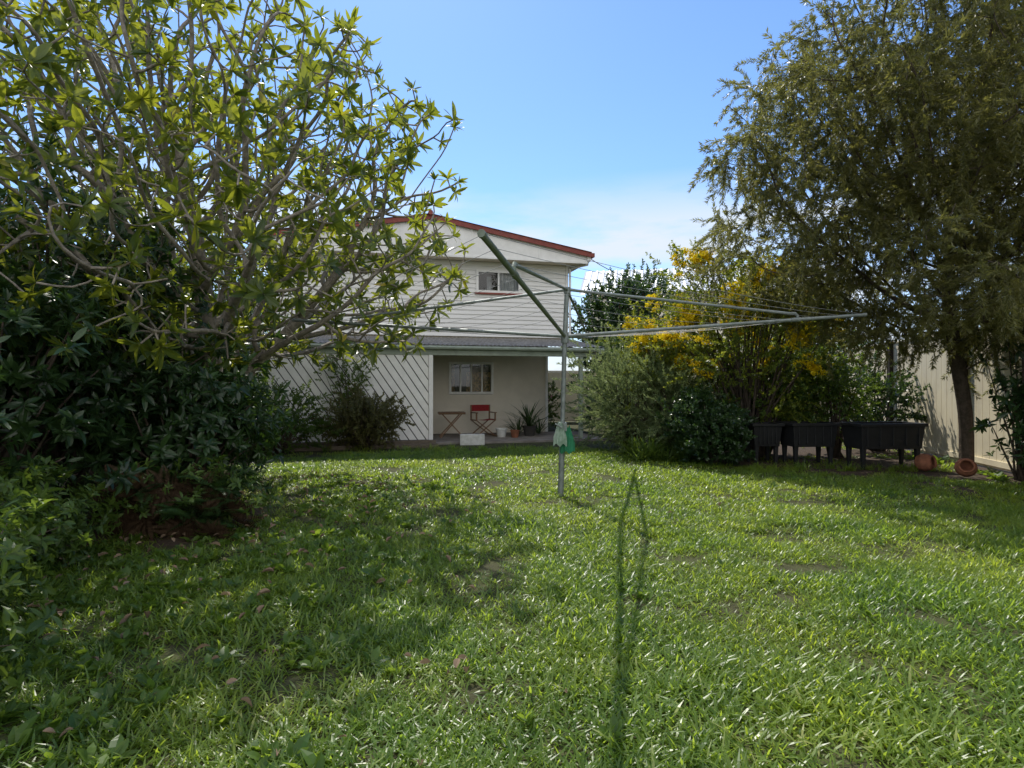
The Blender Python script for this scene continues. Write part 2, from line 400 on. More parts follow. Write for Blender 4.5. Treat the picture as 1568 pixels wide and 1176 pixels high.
while y<15:
    dy=.25; wmax=.95*y+1.6; d0=21 if y<4.5 else 18 if y<7 else 15; n=int(2*wmax*dy*d0)
    for _ in range(n):
        x=U(-wmax,wmax); yy=y+U(0,dy)
        if x>9.3 or not inlawn(x,yy): continue
        nz=noise.noise(Vector((x*.9,yy*.9,0)))+.5*noise.noise(Vector((x*3,yy*3,5)))
        shade=max(0,min(1,(-x-.3)/2.2)) if yy<9.5 else 0
        if R()<shade*.6: 
            for _ in range(6):
                put(weed,(x+U(-.2,.2),yy+U(-.2,.2),U(0,.04)),Z+RV(.5),U(.7,1.6))
            if R()<.6: continue
        put(near if yy<7 else far,(x,yy,0),Z+RV(.05),U(.8,1.15)*(1+.45*nz))
    for _ in range(int(2*wmax*dy*6)):
        x=U(-wmax,wmax); yy=y+U(0,dy)
        if x>9.3 or not inlawn(x,yy): continue
        nz=noise.noise(Vector((x*.8,yy*.8,9)))
        if nz>.12 or R()<.13: put(tall,(x,yy,0),Z+RV(.2),U(.45,1.0))
        if R()<.35: put(weed,(x,yy,U(0,.04)),Z+RV(.5),U(.6,1.3))
    y+=dy
lawn=scatter('grass',*near,c_grass,8,realize=False)
scatter('far_blades',*far,c_grassf,8,lawn,realize=False)
scatter('tall_blades',*tall,c_tall,8,lawn); scatter('weeds',*weed,c_weed,5,lawn)
dl=[[],[],[]]
for _ in range(650):
    yy=U(1.8,9.5); x=U(-4.6,-.2) if R()<.95 else U(0,4)
    if x>-1.6 and R()<.7: continue
    put(dl,(x,yy,U(.02,.06)),Z+RV(.6),U(.5,1.1))
scatter('fallen_leaves',*dl,c_dead,5)
# ------------------------------------------------------------------ house
H=empty('weatherboard_house',(-2.06,14.7,0),math.radians(14))
m_white=mat('white_weatherboard',(.83,.82,.80),.6,(.76,.75,.73),1.2,stretch=(.6,1,3),contrast=(.3,.6))
m_cream=mat('cream_weatherboard',(.78,.72,.62),.65,(.68,.63,.54),1.5)
m_trim=mat('white_trim',(.86,.85,.83),.5,(.77,.76,.74),5)
m_red=mat('red_roof_paint',(.30,.075,.055),.55,(.19,.05,.045),6)
m_soff=mat('soffit_cream',(.72,.64,.50),.7,(.62,.55,.43),3)
m_gree=mat('green_gutter',(.34,.39,.33),.5,(.25,.29,.24),5)
m_conc=mat('concrete',(.30,.27,.24),.9,(.17,.15,.13),3,bump=.4)
m_dark=mat('dark_interior',(.06,.055,.05),.9)
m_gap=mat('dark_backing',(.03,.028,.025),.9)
m_cur=mat('curtain',(.55,.55,.55),.9,(.38,.38,.4),3,stretch=(8,8,.5))
m_cur2=mat('patterned_curtain',(.50,.30,.14),.9,(.10,.07,.04),7,stretch=(3,3,2),contrast=(.45,.55))
mg,nt,NN,LL=newmat('window_glass'); o_=NN.new('ShaderNodeOutputMaterial'); tr=NN.new('ShaderNodeBsdfTransparent'); tr.inputs[0].default_value=(.75,.78,.78,1); gl=NN.new('ShaderNodeBsdfGlossy'); gl.inputs['Roughness'].default_value=.02; fr=NN.new('ShaderNodeMixShader'); fr.inputs[0].default_value=.07
LL.new(tr.outputs[0],fr.inputs[1]); LL.new(gl.outputs[0],fr.inputs[2]); LL.new(fr.outputs[0],o_.inputs[0])
def siding(mb,u0,u1,z0,z1,v,h,holes=()):
    z=z0
    while z<z1-1e-4:
        zt=min(z+h,z1); segs=[(u0,u1)]
        for (a,b,c,d) in holes:
            if zt>c+.01 and z<d-.01:
                ns=[]
                for s0,s1 in segs:
                    if a>s0 and b<s1: ns+=[(s0,a),(b,s1)]
                    else: ns.append((s0,s1))
                segs=ns
        for s0,s1 in segs:
            f=v-.03; bk=v-.004
            mb.add([(s0,f,z),(s1,f,z),(s1,bk,zt),(s0,bk,zt),(s0,v+.02,z),(s1,v+.02,z),(s1,v+.02,zt),(s0,v+.02,zt)],[(0,1,2,3),(4,5,1,0),(5,4,7,6),(1,5,6,2),(4,0,3,7)])
        z=zt
mb=MB(); siding(mb,-4,4.4,2.90,5.11,2.3,.13,[(1.62,2.94,4.20,4.85)]); 
mb.box(4.37,4.39,2.33,10,2.9,5.4); mb.box(-3.99,-3.97,2.33,10,2.9,5.4); mb.box(-3.97,4.37,9.97,10,2.9,5.1)
mb.obj('upper_wall',m_white,H)
mb=MB(); mb.box(4.385,4.455,2.25,2.35,2.88,5.11); mb.obj('corner_board',m_trim,H)
mb=MB(); siding(mb,-4,3.77,.05,2.9,2.4,.19,[(.83,2.12,1.19,2.14)])
mb.box(3.74,3.765,2.43,10,0,2.9); mb.box(-3.99,-3.97,2.43,10,0,2.9); mb.box(-3.9,3.7,9.9,9.93,0,2.9)
mb.obj('lower_wall',m_cream,H)
mb=MB(); mb.box(3.76,3.84,2.35,2.42,.05,2.86); mb.obj('lower_corner_board',m_trim,H)
mb=MB(); mb.box(-4,4.4,2.34,10,2.86,2.895); mb.obj('upper_floor',m_soff,H)
def rz(u): return 6.22-abs(u-.2)*.172
mb=MB()
mb.add([(-4.5,1.8,5.12),(4.9,1.8,5.12),(4.9,1.8,rz(4.9)),(.2,1.8,rz(.2)),(-4.5,1.8,rz(-4.5))],[(0,1,2,3,4)])
mb.obj('gable_face',m_trim,H)
mb=MB(); mb.box(-4.5,4.9,1.77,1.797,5.10,5.16)
for u in (-2.6,-.6,1.4,3.4): mb.box(u-.02,u+.02,1.785,1.798,5.162,rz(u)-.05)
mb.obj('gable_battens',m_trim,H)
mb=MB(); 
mb.add([(-4.5,1.803,5.118),(4.9,1.803,5.118),(4.9,10.4,5.118),(-4.5,10.4,5.118)],[(0,1,2,3)]); mb.obj('soffit',m_soff,H)
mb=MB()
for (a,b) in ((.2,5.0),(.2,-4.6)):
    n=160; vs=[]
    for i in range(n+1):
        v=1.66+i*8.9/n; dz=.012*math.sin(i*math.pi*.5)
        vs+=[(a,v,rz(a)+.04+dz),(b,v,rz(b)+.04+dz)]
    mb.add(vs,[(2*i,2*i+1,2*i+3,2*i+2) for i in range(n)])
mb.obj('roof_sheeting',m_red,H)
mb=MB()
mb.beam((.2,1.72,rz(.2)-.03),(5.0,1.72,rz(5.0)-.03),.04,.15); mb.beam((.2,1.72,rz(.2)-.03),(-4.6,1.72,rz(-4.6)-.03),.04,.15)
mb.box(5.0,5.1,1.7,10.5,rz(5)-.10,rz(5)+.02); mb.tube([(.2,1.6,rz(.2)+.05),(.2,10.5,rz(.2)+.05)],.07,8)
mb.obj('barge_board',m_red,H)
mb=MB(); mb.box(4.9,4.995,1.76,10.4,rz(5)-.22,rz(5)-.06); mb.obj('eave_fascia',m_trim,H)
mb=MB(); mb.tube([(5.05,2.1,rz(5)-.1),(5.03,2.1,rz(5)-.25),(4.5,2.22,5.0),(4.5,2.22,3.0)],.035,8); mb.obj('downpipe',m_trim,H)
def window(name,u0,u1,z0,z1,v,npan,curt,sill=None):
    w=empty(name); w.parent=H
    mb=MB(); t=.05; f=v-.06; b=v+.03
    mb.box(u0-.02,u1+.02,f,b,z1-t,z1+.02); mb.box(u0-.02,u1+.02,f,b,z0-.02,z0+t); mb.box(u0-.02,u0+t,f+.002,b-.002,z0+t,z1-t); mb.box(u1-t,u1+.02,f+.002,b-.002,z0+t,z1-t)
    for i in range(1,npan):
        x=u0+(u1-u0)*i/npan; mb.box(x-.022,x+.022,f+.015,b-.005,z0+t,z1-t)
    mb.obj('frame',m_trim,w)
    mb=MB(); mb.add([(u0,v-.008,z0),(u1,v-.008,z0),(u1,v-.008,z1),(u0,v-.008,z1)],[(0,1,2,3)]); mb.obj('glass',mg,w)
    mb=MB()
    for (c0,c1,c2,c3) in curt:
        n=24; vs=[]
        for i in range(n+1):
            x=c0+(c1-c0)*i/n; vs+=[(x,v+.12+.02*math.sin(i*1.4),c2),(x,v+.12+.02*math.sin(i*1.4),c3)]
        mb.add(vs,[(2*i,2*i+2,2*i+3,2*i+1) for i in range(n)])
    mb.obj('curtain',m_cur if sill else m_cur2,w)
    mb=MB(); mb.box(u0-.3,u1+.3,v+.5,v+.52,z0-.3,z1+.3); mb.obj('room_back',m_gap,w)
    if sill: 
        mb=MB(); mb.box(u0-.06,u1+.06,v-.09,v+.0,z0-.07,z0-.022); mb.obj('sill',sill,w)
window('upper_window',1.62,2.94,4.22,4.85,2.3,2,[(2.33,2.95,4.2,4.85),(1.95,2.1,4.2,4.7)],m_red)
window('lower_window',.83,2.12,1.22,2.13,2.4,4,[(.8,1.0,1.2,2.15),(1.35,2.15,1.2,1.85)])
mb=MB(); mb.box(-4.5,4.7,-.25,2.35,-.02,.05); mb.obj('patio_slab',m_conc,H)
mb=MB(); mb.box(-6.5,4.45,-.09,.0,2.22,2.42); mb.obj('patio_beam',m_gree,H,bevel=.006)
mb=MB(); mb.tube([(-6.6,-.16,2.43),(4.6,-.16,2.40)],.055,8); mb.box(4.45,4.56,-.2,2.3,2.30,2.42); mb.obj('patio_gutter',m_gree,H)
m_tin=mat('corrugated_iron',(.30,.29,.27),.7,(.15,.14,.13),4,metal=.1)
mb=MB(); n=400; vs=[]
for i in range(n+1):
    u=-6.5+11.1*i/n; dz=.012*math.sin(i*1.571)
    vs+=[(u,-.2,2.475+dz),(u,2.28,2.86+dz)]
mb.add(vs,[(2*i,2*i+2,2*i+3,2*i+1) for i in range(n)]); mb.obj('patio_roof',m_tin,H)
mb=MB()
for u in np.arange(-6,4.6,.9): mb.beam((u,0.01,2.40),(u,2.26,2.78),.045,.09)
mb.obj('patio_rafters',m_trim,H)
mb=MB()
mb.box(3.95,4.05,-.08,.02,.05,2.22); mb.obj('patio_post',m_gree,H,bevel=.008)
mb=MB(); mb.box(-.03,.07,-.13,-.03,.03,2.22); mb.box(-4.3,-4.2,-.13,-.03,.03,2.22); mb.obj('screen_post',m_trim,H)
def clip(poly,a,b,c):
    out=[]
    for i in range(len(poly)):
        p=poly[i];q=poly[(i+1)%len(poly)]; dp_=a*p[0]+b*p[1]-c; dq=a*q[0]+b*q[1]-c
        if dp_>=0: out.append(p)
        if dp_*dq<0:
            t=dp_/(dp_-dq); out.append((p[0]+t*(q[0]-p[0]),p[1]+t*(q[1]-p[1])))
    return out
mb=MB(); ang=math.radians(-56); dx,dz=math.cos(ang),math.sin(ang); nx,nz=-dz,dx
k=-60
while k<60:
    o0=k*.175; o1=o0+.152; k+=1
    poly=[(nx*o0-dx*20,nz*o0-dz*20),(nx*o0+dx*20,nz*o0+dz*20),(nx*o1+dx*20,nz*o1+dz*20),(nx*o1-dx*20,nz*o1-dz*20)]
    for c in ((1,0,-4.2),(-1,0,.035),(0,1,.12),(0,-1,-2.22)):
        if poly: poly=clip(poly,*c)
    if len(poly)>2:
        n=len(poly); f=[(x,-.075,z) for x,z in poly]; b=[(x,-.05,z) for x,z in poly]
        mb.add(f+b,[tuple(range(n)),tuple(reversed(range(n,2*n)))]+[(i,(i+1)%n,n+(i+1)%n,n+i) for i in range(n)])
mb.obj('diagonal_board_screen',m_trim,H)
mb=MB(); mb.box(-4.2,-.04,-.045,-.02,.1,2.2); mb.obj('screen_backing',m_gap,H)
HM=Matrix.Translation((-2.06,14.7,0))@Matrix.Rotation(math.radians(14),4,'Z')
def hl(u,v,z=0): return HM@Vector((u,v,z))
m_slp=mat('weathered_timber',(.22,.18,.14),.9,(.1,.08,.06),8,stretch=(1,8,8))
mb=MB(); mb.box(-4.3,.1,-.5,-.38,0,.14); mb.box(-4.3,.1,-.9,-.8,0,.09);  mb.obj('sleeper_edging',m_slp,None).matrix_world=HM
m_rf=mat('red_canvas',(.34,.03,.03),.9,(.22,.02,.025),20); m_wd=mat('varnished_timber',(.26,.15,.08),.5,(.16,.09,.05),8,stretch=(1,1,6))
def dchair(name,loc,rz_):
    e=empty(name,loc,rz_); mb=MB()
    for y in (-.22,.22):
        mb.beam((-.27,y,.02),(.27,y,.44),.025,.03,(0,1,0)); mb.beam((.27,y+.028,.02),(-.27,y+.028,.44),.025,.03,(0,1,0))
    for x in (-.28,.28):
        mb.box(x-.018,x+.018,-.25,.27,0,.03); mb.box(x-.018,x+.018,-.22,.24,.43,.46); mb.box(x-.018,x+.018,.2,.235,.46,.86); mb.box(x-.018,x+.018,-.22,-.185,.46,.64); mb.box(x-.03,x+.03,-.25,.2,.641,.665)
    mb.obj('timber_frame',m_wd,e)
    mb=MB(); n=10
    vs=[]
    for i in range(n+1):
        x=-.28+.56*i/n; s=-.03*math.sin(math.pi*i/n); vs+=[(x,-.2,.465+s),(x,.2,.465+s)]
    mb.add(vs,[(2*i,2*i+2,2*i+3,2*i+1) for i in range(n)])
    vs=[]
    for i in range(n+1):
        x=-.3+.6*i/n; s=.04*math.sin(math.pi*i/n); vs+=[(x,.2+s,.68),(x,.2+s,.86)]
    mb.add(vs,[(2*i,2*i+2,2*i+3,2*i+1) for i in range(n)])
    mb.obj('canvas',m_rf,e)
dchair('directors_chair',hl(1.65,1.45,.05),math.radians(25))
e=empty('folding_table',hl(.72,1.2,.05),math.radians(10)); mb=MB()
for y in (-.22,.22):
    mb.beam((-.32,y,.0),(.28,y,.66),.03,.04,(0,1,0)); mb.beam((.32,y+.035,.0),(-.28,y+.035,.66),.03,.04,(0,1,0))
for i in range(8): mb.box(-.36+i*.092,-.36+i*.092+.075,-.3,.3,.665,.685)
mb.box(-.36,.36,-.26,-.23,.63,.663); mb.box(-.36,.36,.22,.25,.63,.663); mb.obj('slatted_top_and_legs',m_wd,e)
m_pot=mat('white_ceramic',(.7,.7,.68),.6,(.5,.5,.47),9)
e=empty('white_block_planter',hl(1.0,-.45,0),.1); mb=MB(); 
mb.box(-.3,.3,-.12,-.08,0,.26); mb.box(-.3,.3,.08,.12,0,.26); mb.box(-.3,-.26,-.08,.08,0,.26); mb.box(.26,.3,-.08,.08,0,.26); mb.box(-.02,.02,-.08,.08,0,.25); mb.box(-.259,.259,-.079,.079,0,.03); mb.obj('block',m_pot,e,bevel=.006)
def pot(name,loc,r,h,m,tilt=None,bulb=False):
    e=empty(name,loc); mb=MB()
    if bulb: pr=[(r*.5,0),(r*.8,h*.12),(r,h*.45),(r*.9,h*.75),(r*.62,h*.93),(r*.7,h),(r*.6,h),(r*.52,h*.92),(r*.75,h*.7),(r*.7,h*.4),(.0,h*.1)]
    else: pr=[(0,0),(r*.68,0),(r*.93,h*.86),(r,h*.86),(r*1.02,h),(r*.9,h),(r*.86,h*.8),(0,h*.78)]
    mb.lathe((0,0,0),pr,28); mb.obj('pot_body',m,e,smooth=False)
    if tilt: e.rotation_euler=tilt
    return e
m_ter=mat('terracotta',(.30,.12,.065),.85,(.17,.07,.04),8)
pot('ceramic_pot',hl(2.05,.9,.05),.16,.24,m_pot); pot('ceramic_pot',hl(2.38,.7,.05),.13,.2,m_ter); pot('ceramic_pot',hl(2.9,1.1,.05),.2,.28,m_dark)
sp=scatter('spiky_plant',[hl(2.9,1.1,.3),hl(2.6,1.2,.1),hl(3.2,1.2,.1)],[(0,0,1)]*3,[1.1,.8,.8],c_spiky,8)
# ------------------------------------------------------------------ clothesline
m_gal=mat('galvanised_steel',(.24,.27,.26),.5,(.15,.17,.16),12,metal=.4)
m_grp=mat('faded_green_steel',(.20,.24,.19),.6,(.13,.15,.11),12,metal=.3)
C=empty('rotary_clothesline')
base=Vector((.65,7.85,0)); hub=Vector((.705,7.85,2.137)); top=Vector((.735,7.85,2.76))
mb=MB(); mb.tube([base,base.lerp(hub,.42)],.040,14); mb.tube([base.lerp(hub,.42),base.lerp(hub,.44)],.048,14); mb.tube([base.lerp(hub,.44),hub,top],.031,12)
mb.tube([hub+Vector((0,0,-.09)),hub+Vector((0,0,.05))],.052,14); mb.tube([top+Vector((0,0,-.05)),top+Vector((0,0,.03))],.044,14)
mb.obj('mast',m_gal,C,smooth=False)
tips=[Vector((4.78,7.95,2.437)),Vector((1.60,11.9,2.437)),Vector((-3.2,8.6,2.437)),Vector((-.19,3.66,2.437))]
mba=MB(); mbg=MB()
for i,t in enumerate(tips):
    m_=mbg if i==3 else mba
    m_.tube([hub,t],.023,10)
    hk=hub.lerp(t,.76); od=(t-hub).normalized()
    m_.tube([top,top.lerp(hk+Vector((0,0,.08)),.985),hk+Vector((0,0,.085))+od*.02,hk+Vector((0,0,.05))+od*.05,hk+od*.05],.019,8)
    m_.tube([hk-od*.04,hk+od*.09],.03,10); m_.tube([t-od*.03,t+od*.01],.027,10)
mba.obj('arms',m_gal,C); mbg.obj('arm',m_grp,C)
mb=MB()
for f in (.28,.40,.52,.64,.72,.82,.91,.985):
    for i in range(4):
        a=hub.lerp(tips[i],f)+Vector((0,0,.02)); b=hub.lerp(tips[(i+1)%4],f)+Vector((0,0,.02)); sg=.03+.05*f*R()
        mb.tube([a.lerp(b,k/8)-Vector((0,0,sg*4*(k/8)*(1-k/8))) for k in range(9)],.0022,4,False)
m_wire=mat('line_wire',(.3,.31,.31),.5,(.2,.2,.2),5); mb.obj('washing_lines',m_wire,C)
m_bagg=mat('green_fabric',(.03,.20,.10),.9,(.02,.13,.06),10); m_bagw=mat('grey_green_fabric',(.34,.42,.35),.9,(.17,.25,.18),10)
mb=MB(); g=base.lerp(hub,.42)
mb.box(g.x-.05,g.x+.05,g.y-.1,g.y+.04,g.z-.02,g.z+.09); mb.tube([(g.x-.02,g.y-.1,g.z+.03),(g.x-.02,g.y-.16,g.z+.03),(g.x-.10,g.y-.16,g.z+.08),(g.x-.10,g.y-.23,g.z+.08)],.01,6); mb.obj('winder',m_gal,C)
def cloth(name,cx,cz,w,h,y,m,ph):
    mb=MB(); n=14;k=10; vs=[]
    for j in range(k+1):
        for i in range(n+1):
            s=i/n-.5; t=j/k; ww=w*(.35+.65*min(1,t*1.6)); vs.append((cx+s*ww,y-.05*math.sqrt(t)*(1-(2*s)**2)+.015*math.sin(i*1.9+ph+t*2),cz-h*t-.02*math.sin(i*.9+ph)))
    mb.add(vs,[(j*(n+1)+i,j*(n+1)+i+1,(j+1)*(n+1)+i+1,(j+1)*(n+1)+i) for j in range(k) for i in range(n)])
    mb.obj(name,m,C,smooth=True)
cloth('peg_bag',g.x+.06,g.z+.04,.20,.34,g.y-.07,m_bagg,0); cloth('peg_bag_cover',g.x-.04,g.z+.1,.18,.3,g.y-.11,m_bagw,2)
# ------------------------------------------------------------------ fence
m_fen=mat('cream_fence_panel',(.78,.70,.50),.7,(.64,.57,.42),2,stretch=(1,1,.5)); m_fp=mat('dark_fence_post',(.05,.04,.035),.8)
def fence(name,p,q,h,posts,step=.2):
    e=empty(name); p=Vector(p);q=Vector(q); d=(q-p).normalized(); nrm=Vector((-d.y,d.x,0)); Lg=(q-p).length
    if nrm.dot(-p)<0: nrm=-nrm
    mb=MB(); s=0
    while s<Lg:
        a=p+d*(s+.004); b=p+d*(s+step-.006); mb.beam(a+Z*h/2,b+Z*h/2,.02,h-.06); s+=step
    mb.beam(p-nrm*.013+Z*h/2,q-nrm*.013+Z*h/2,.004,h-.1)
    mb.beam(p+Z*(h),q+Z*(h),.07,.05); mb.beam(p+nrm*.02+Z*.12,q+nrm*.02+Z*.12,.03,.1)
    mb.obj('panels',m_fen,e)
    mb=MB()
    for t in posts:
        c=p+d*t+nrm*.06; mb.beam(c,c+Z*(h+.05),.11,.11,(1,0,0))
    mb.obj('posts',m_fp,e)
fd=Vector((.186,.9825,0))
fp=Vector((8.28,9.5,0))-fd*9.5
fence('side_fence',fp,fp+fd*24,2.5,[1.9,5,8.1,11.1,14.2,17.3,20.4])
fence('side_fence',(-9.5,1,0),(-11,22,0),2.0,[3,6,9,12,15,18])
fence('back_fence',(12,24,0),(-11,22,0),2.0,[])
# ------------------------------------------------------------------ black planters
m_blk=mat('black_plastic',(.022,.022,.024),.45,(.015,.015,.016),8)
def planter(loc,w,d,h,rz_):
    e=empty('raised_planter',loc,rz_); mb=MB(); zb=h*.45
    x0,x1,y0,y1=-w/2,w/2,-d/2,d/2; k=.04
    mb.add([(x0+k,y0+k,zb),(x1-k,y0+k,zb),(x1-k,y1-k,zb),(x0+k,y1-k,zb),(x0,y0,h),(x1,y0,h),(x1,y1,h),(x0,y1,h)],[(0,3,2,1),(0,1,5,4),(1,2,6,5),(2,3,7,6),(3,0,4,7)])
    mb.box(x0-.03,x1+.03,y0-.03,y0+.02,h-.045,h+.01); mb.box(x0-.03,x1+.03,y1-.02,y1+.03,h-.045,h+.01); mb.box(x0-.03,x0+.02,y0+.02,y1-.02,h-.045,h+.01); mb.box(x1-.02,x1+.03,y0+.02,y1-.02,h-.045,h+.01)
    for i in range(5):
        x=x0+.12+(w-.24)*i/4; mb.box(x-.012,x+.012,y0-.004,y0+.06,zb+.05,h-.05)
    for x in (x0+.05,x1-.13):
        for y in (y0+.05,y1-.13): 
            mb.add([(x+.015,y+.015,0),(x+.065,y+.015,0),(x+.065,y+.065,0),(x+.015,y+.065,0),(x,y,zb+.03),(x+.08,y,zb+.03),(x+.08,y+.08,zb+.03),(x,y+.08,zb+.03)],[(0,3,2,1),(0,1,5,4),(1,2,6,5),(2,3,7,6),(3,0,4,7)])
    mb.obj('tub_and_legs',m_blk,e,bevel=.008)
    mb=MB(); mb.box(x0+.02,x1-.02,y0+.02,y1-.02,h-.09,h-.07); mb.obj('potting_soil',m_mulch,e)
planter((6.62,10.5,0),1.2,.55,.80,.1); planter((5.5,10.95,0),.85,.55,.78,.08); planter((4.72,11.1,0),.55,.5,.76,.05)
pot('terracotta_pot',(6.95,10.1,.14),.15,.27,m_ter,(1.35,.3,.5),True); pot('terracotta_pot',(7.25,9.4,.14),.15,.26,m_ter,(1.2,-.5,-.4),True)
# ------------------------------------------------------------------ vegetation
def envpoints(n,cen,rad,shell=.5,nf=1.6,amp=.3,test=None):
    out=[]; cen=Vector(cen)
    while len(out)<n:
        d=RV(); r=R()**shell; k=1+amp*2*noise.noise(d*nf+cen)
        p=cen+Vector((d.x*rad[0],d.y*rad[1],d.z*rad[2]))*(r*k)
        if p.z<.15 or (test and not test(p)): continue
        out.append(p)
    return out
def tfr(p):
    if p.z<1.9 and p.x>-3: return False
    if p.z<1.7: return False
    return p.y>3.4
at=envpoints(5200,(-4.75,8.3,3.9),(4.15,3.6,3.7),.45,1.8,.12,tfr)
init=[(-5.3,9.2,0),(-5.1,9.0,.5),(-4.6,8.7,.9),(-4.3,8.5,1.25)]
nodes,par=colonize(at,init,.14,.7,.18,(0,0,.04))
mb=MB(); rad,ch,V=treemesh(mb,nodes,par,.0095,2.3,6,.14)
fr_o=mb.obj('frangipani_tree',bark,None,True)
P=[[],[],[]]
for i in range(len(nodes)):
    if par[i]<0: continue
    dd=V[i]-V[par[i]]; d=dd.normalized() if dd.length>1e-5 else Z
    p=V[i]; dark_side=p.x<-4.8 or p.y<6.5
    if not ch[i]:
        rr_=(p-Vector((-4.75,8.3,3.9))).length
        if rr_>2.2 or R()<.7: put(P,p,d+Z*.35+RV(.2),U(.65,1.12))
    elif rad[i]<.018 and R()<(.15 if dark_side else .06): put(P,p+RV(.03),d*.4+RV(.7)+Z*.3,U(.5,.9))
scatter('leaves',*P,c_fr,5,fr_o)
def tbb(p): return p.z>2.2
at=envpoints(2700,(7.1,9.2,4.9),(3.7,2.5,3.8),.5,1.9,.22,tbb)
at+=[Vector((U(5.1,8.6),U(8.0,10.6),U(2.15,3.6))) for _ in range(240)]
init=[(7.9,10.2,0),(7.8,10.1,1.0),(7.5,9.9,1.9),(7.2,9.7,2.6)]
nodes,par=colonize(at,init,.2,1.2,.26,(0,0,.08))
mb=MB(); rad,ch,V=treemesh(mb,nodes,par,.006,2.25,5,.11)
bb=mb.obj('bottlebrush_tree',bark_d,None,True)
P=[[],[],[]]
for i in range(len(nodes)):
    if par[i]<0 or rad[i]>.03: continue
    dd=V[i]-V[par[i]]; d=dd.normalized() if dd.length>1e-5 else Z
    dens_=noise.noise(V[i]*1.1)
    n=(6 if not ch[i] else 3) if dens_>-.22 else 1
    for _ in range(n): 
        q=V[i]+RV(U(0,.24)); put(P,q,Vector((d.x*.5,d.y*.5,-.5))+RV(.8),U(.65,1.25))
        if R()<.2: put(P,q-Z*.3*U(.6,1)+RV(.07),-Z+RV(.3),U(.6,1.1))
scatter('leaves',*P,c_bot,5,bb)
def shrub(name,base,cen,rad,nclump,per,coll,sig=.22,scl=(.7,1.2),up=.5,stem=.012,bm=None,amp=.25,nv=5,zmin=.08,fl=None,nfl=0,ftest=None,test=None):
    cl=envpoints(nclump,cen,rad,.4,1.7,amp,test); base=Vector(base); cenv=Vector(cen)
    mb=MB()
    for c in cl:
        b=base+Vector((U(-.15,.15)*rad[0],U(-.15,.15)*rad[1],0)); m1=b.lerp(c,.5)+Vector((0,0,.15*(c-b).length))+RV(.08)
        pts=[(b*(1-t)**2+m1*2*t*(1-t)+c*t*t) for t in (0,.17,.34,.5,.67,.84,1)]
        mb.tube(pts,[stem*(2.2-1.7*k/6) for k in range(7)],5)
    o=mb.obj(name,bm or bark_d,None,True)
    P=[[],[],[]]
    for c in cl:
        for _ in range(per):
            p=c+Vector((random.gauss(0,sig),random.gauss(0,sig),random.gauss(0,sig*.75)))
            if p.z<zmin: p.z=zmin+U(0,.15)
            put(P,p,(p-cenv).normalized()*.55+(p-c).normalized()*.4+Z*up+RV(.45),U(*scl))
    scatter('leaves',*P,coll,nv,o)
    if fl:
        P=[[],[],[]]
        while len(P[0])<nfl:
            c=random.choice(cl); 
            if ftest and not ftest(c): continue
            for _ in range(random.randrange(2,6)):
                put(P,c+(c-cenv).normalized()*.15+RV(sig*1.2*R()),Z+RV(.5),U(.5,1.3))
        scatter('flowers',*P,fl,4,o)
    return o
shrub('cassia_tree',(4.8,12.0,0),(4.75,11.9,2.45),(1.75,1.2,1.75),100,13,c_cas,.25,(.7,1.2),.4,.016,amp=.28,fl=c_yel,nfl=760,ftest=lambda c:c.z>1.8 and c.y<12.6 and noise.noise(c*1.3+Vector((3,1,2)))>-.08)
shrub('cassia_tree',(3.5,13.2,0),(3.3,13.0,2.25),(1.0,.8,1.05),34,13,c_cas,.22,(.7,1.2),.4,.016,amp=.28,fl=c_yel,nfl=280,ftest=lambda c:c.z>1.9)
shrub('feathery_shrub',(2.7,13.3,0),(2.75,13.1,1.2),(1.2,1.0,1.1),60,16,c_fea,.22,(.7,1.2),.3)
shrub('feathery_shrub',(3.6,12.4,0),(3.4,12.2,1.1),(.9,.8,.9),36,14,c_fea,.2,(.6,1.1),.3)
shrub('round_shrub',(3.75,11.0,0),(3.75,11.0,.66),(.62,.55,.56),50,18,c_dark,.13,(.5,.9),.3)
shrub('citrus_shrub',(5.3,12.6,0),(5.5,12.3,1.3),(1.3,.8,.8),45,14,c_mid,.2)
shrub('leafy_shrub',(6.6,12.0,0),(6.4,12.0,1.4),(.85,.6,.8),36,12,c_mid,.17,(.6,1))
shrub('leafy_shrub',(8.2,13.2,0),(8.0,13.0,1.2),(.9,.7,.9),26,12,c_dark,.17,(.6,1))
shrub('leafy_sapling',(7.9,9.1,0),(7.9,9.0,1.5),(.6,.6,1.2),24,5,c_darkros,.16,(.6,1),.4,.009)
shrub('leafy_shrub',(7.9,8.4,0),(7.9,8.4,.6),(.6,.7,.5),26,8,c_darkros,.16,(.5,.9),.4,.008)
P=[(8.0+.186*(t-9.5)-U(.1,.5),t,.02) for t in [U(8.5,12.5) for _ in range(46)]]
scatter('groundcover_plants',P,[Z+RV(.4) for _ in P],[U(1.2,2.6) for _ in P],c_weed,5)
shrub('climbing_vine',hl(-1.9,-.2),hl(-1.9,-.3,1.5),(.55,.3,.85),24,8,c_mid,.12,(.5,.8),.3,.007)
shrub('bronze_shrub',hl(-1.6,-.9),hl(-1.5,-1.0,.65),(.75,.5,.48),56,14,c_brn,.15,(.6,1),.3,.01)
shrub('leafy_shrub',hl(-3.4,-1.2),hl(-3.5,-1.3,.8),(.9,.6,.75),46,13,c_mid,.18,(.6,1),.3,.01)
shrub('flowering_shrub',hl(4.0,3.4),hl(4.0,3.4,1.0),(.5,.6,.8),26,12,c_mid,.15,(.6,1),.3,.01,fl=c_pink,nfl=40)
shrub('leafy_shrub',hl(5.6,1.4),hl(5.7,1.4,1.3),(.85,.9,1.3),60,14,c_dark,.2,(.7,1.1),.3,.012)
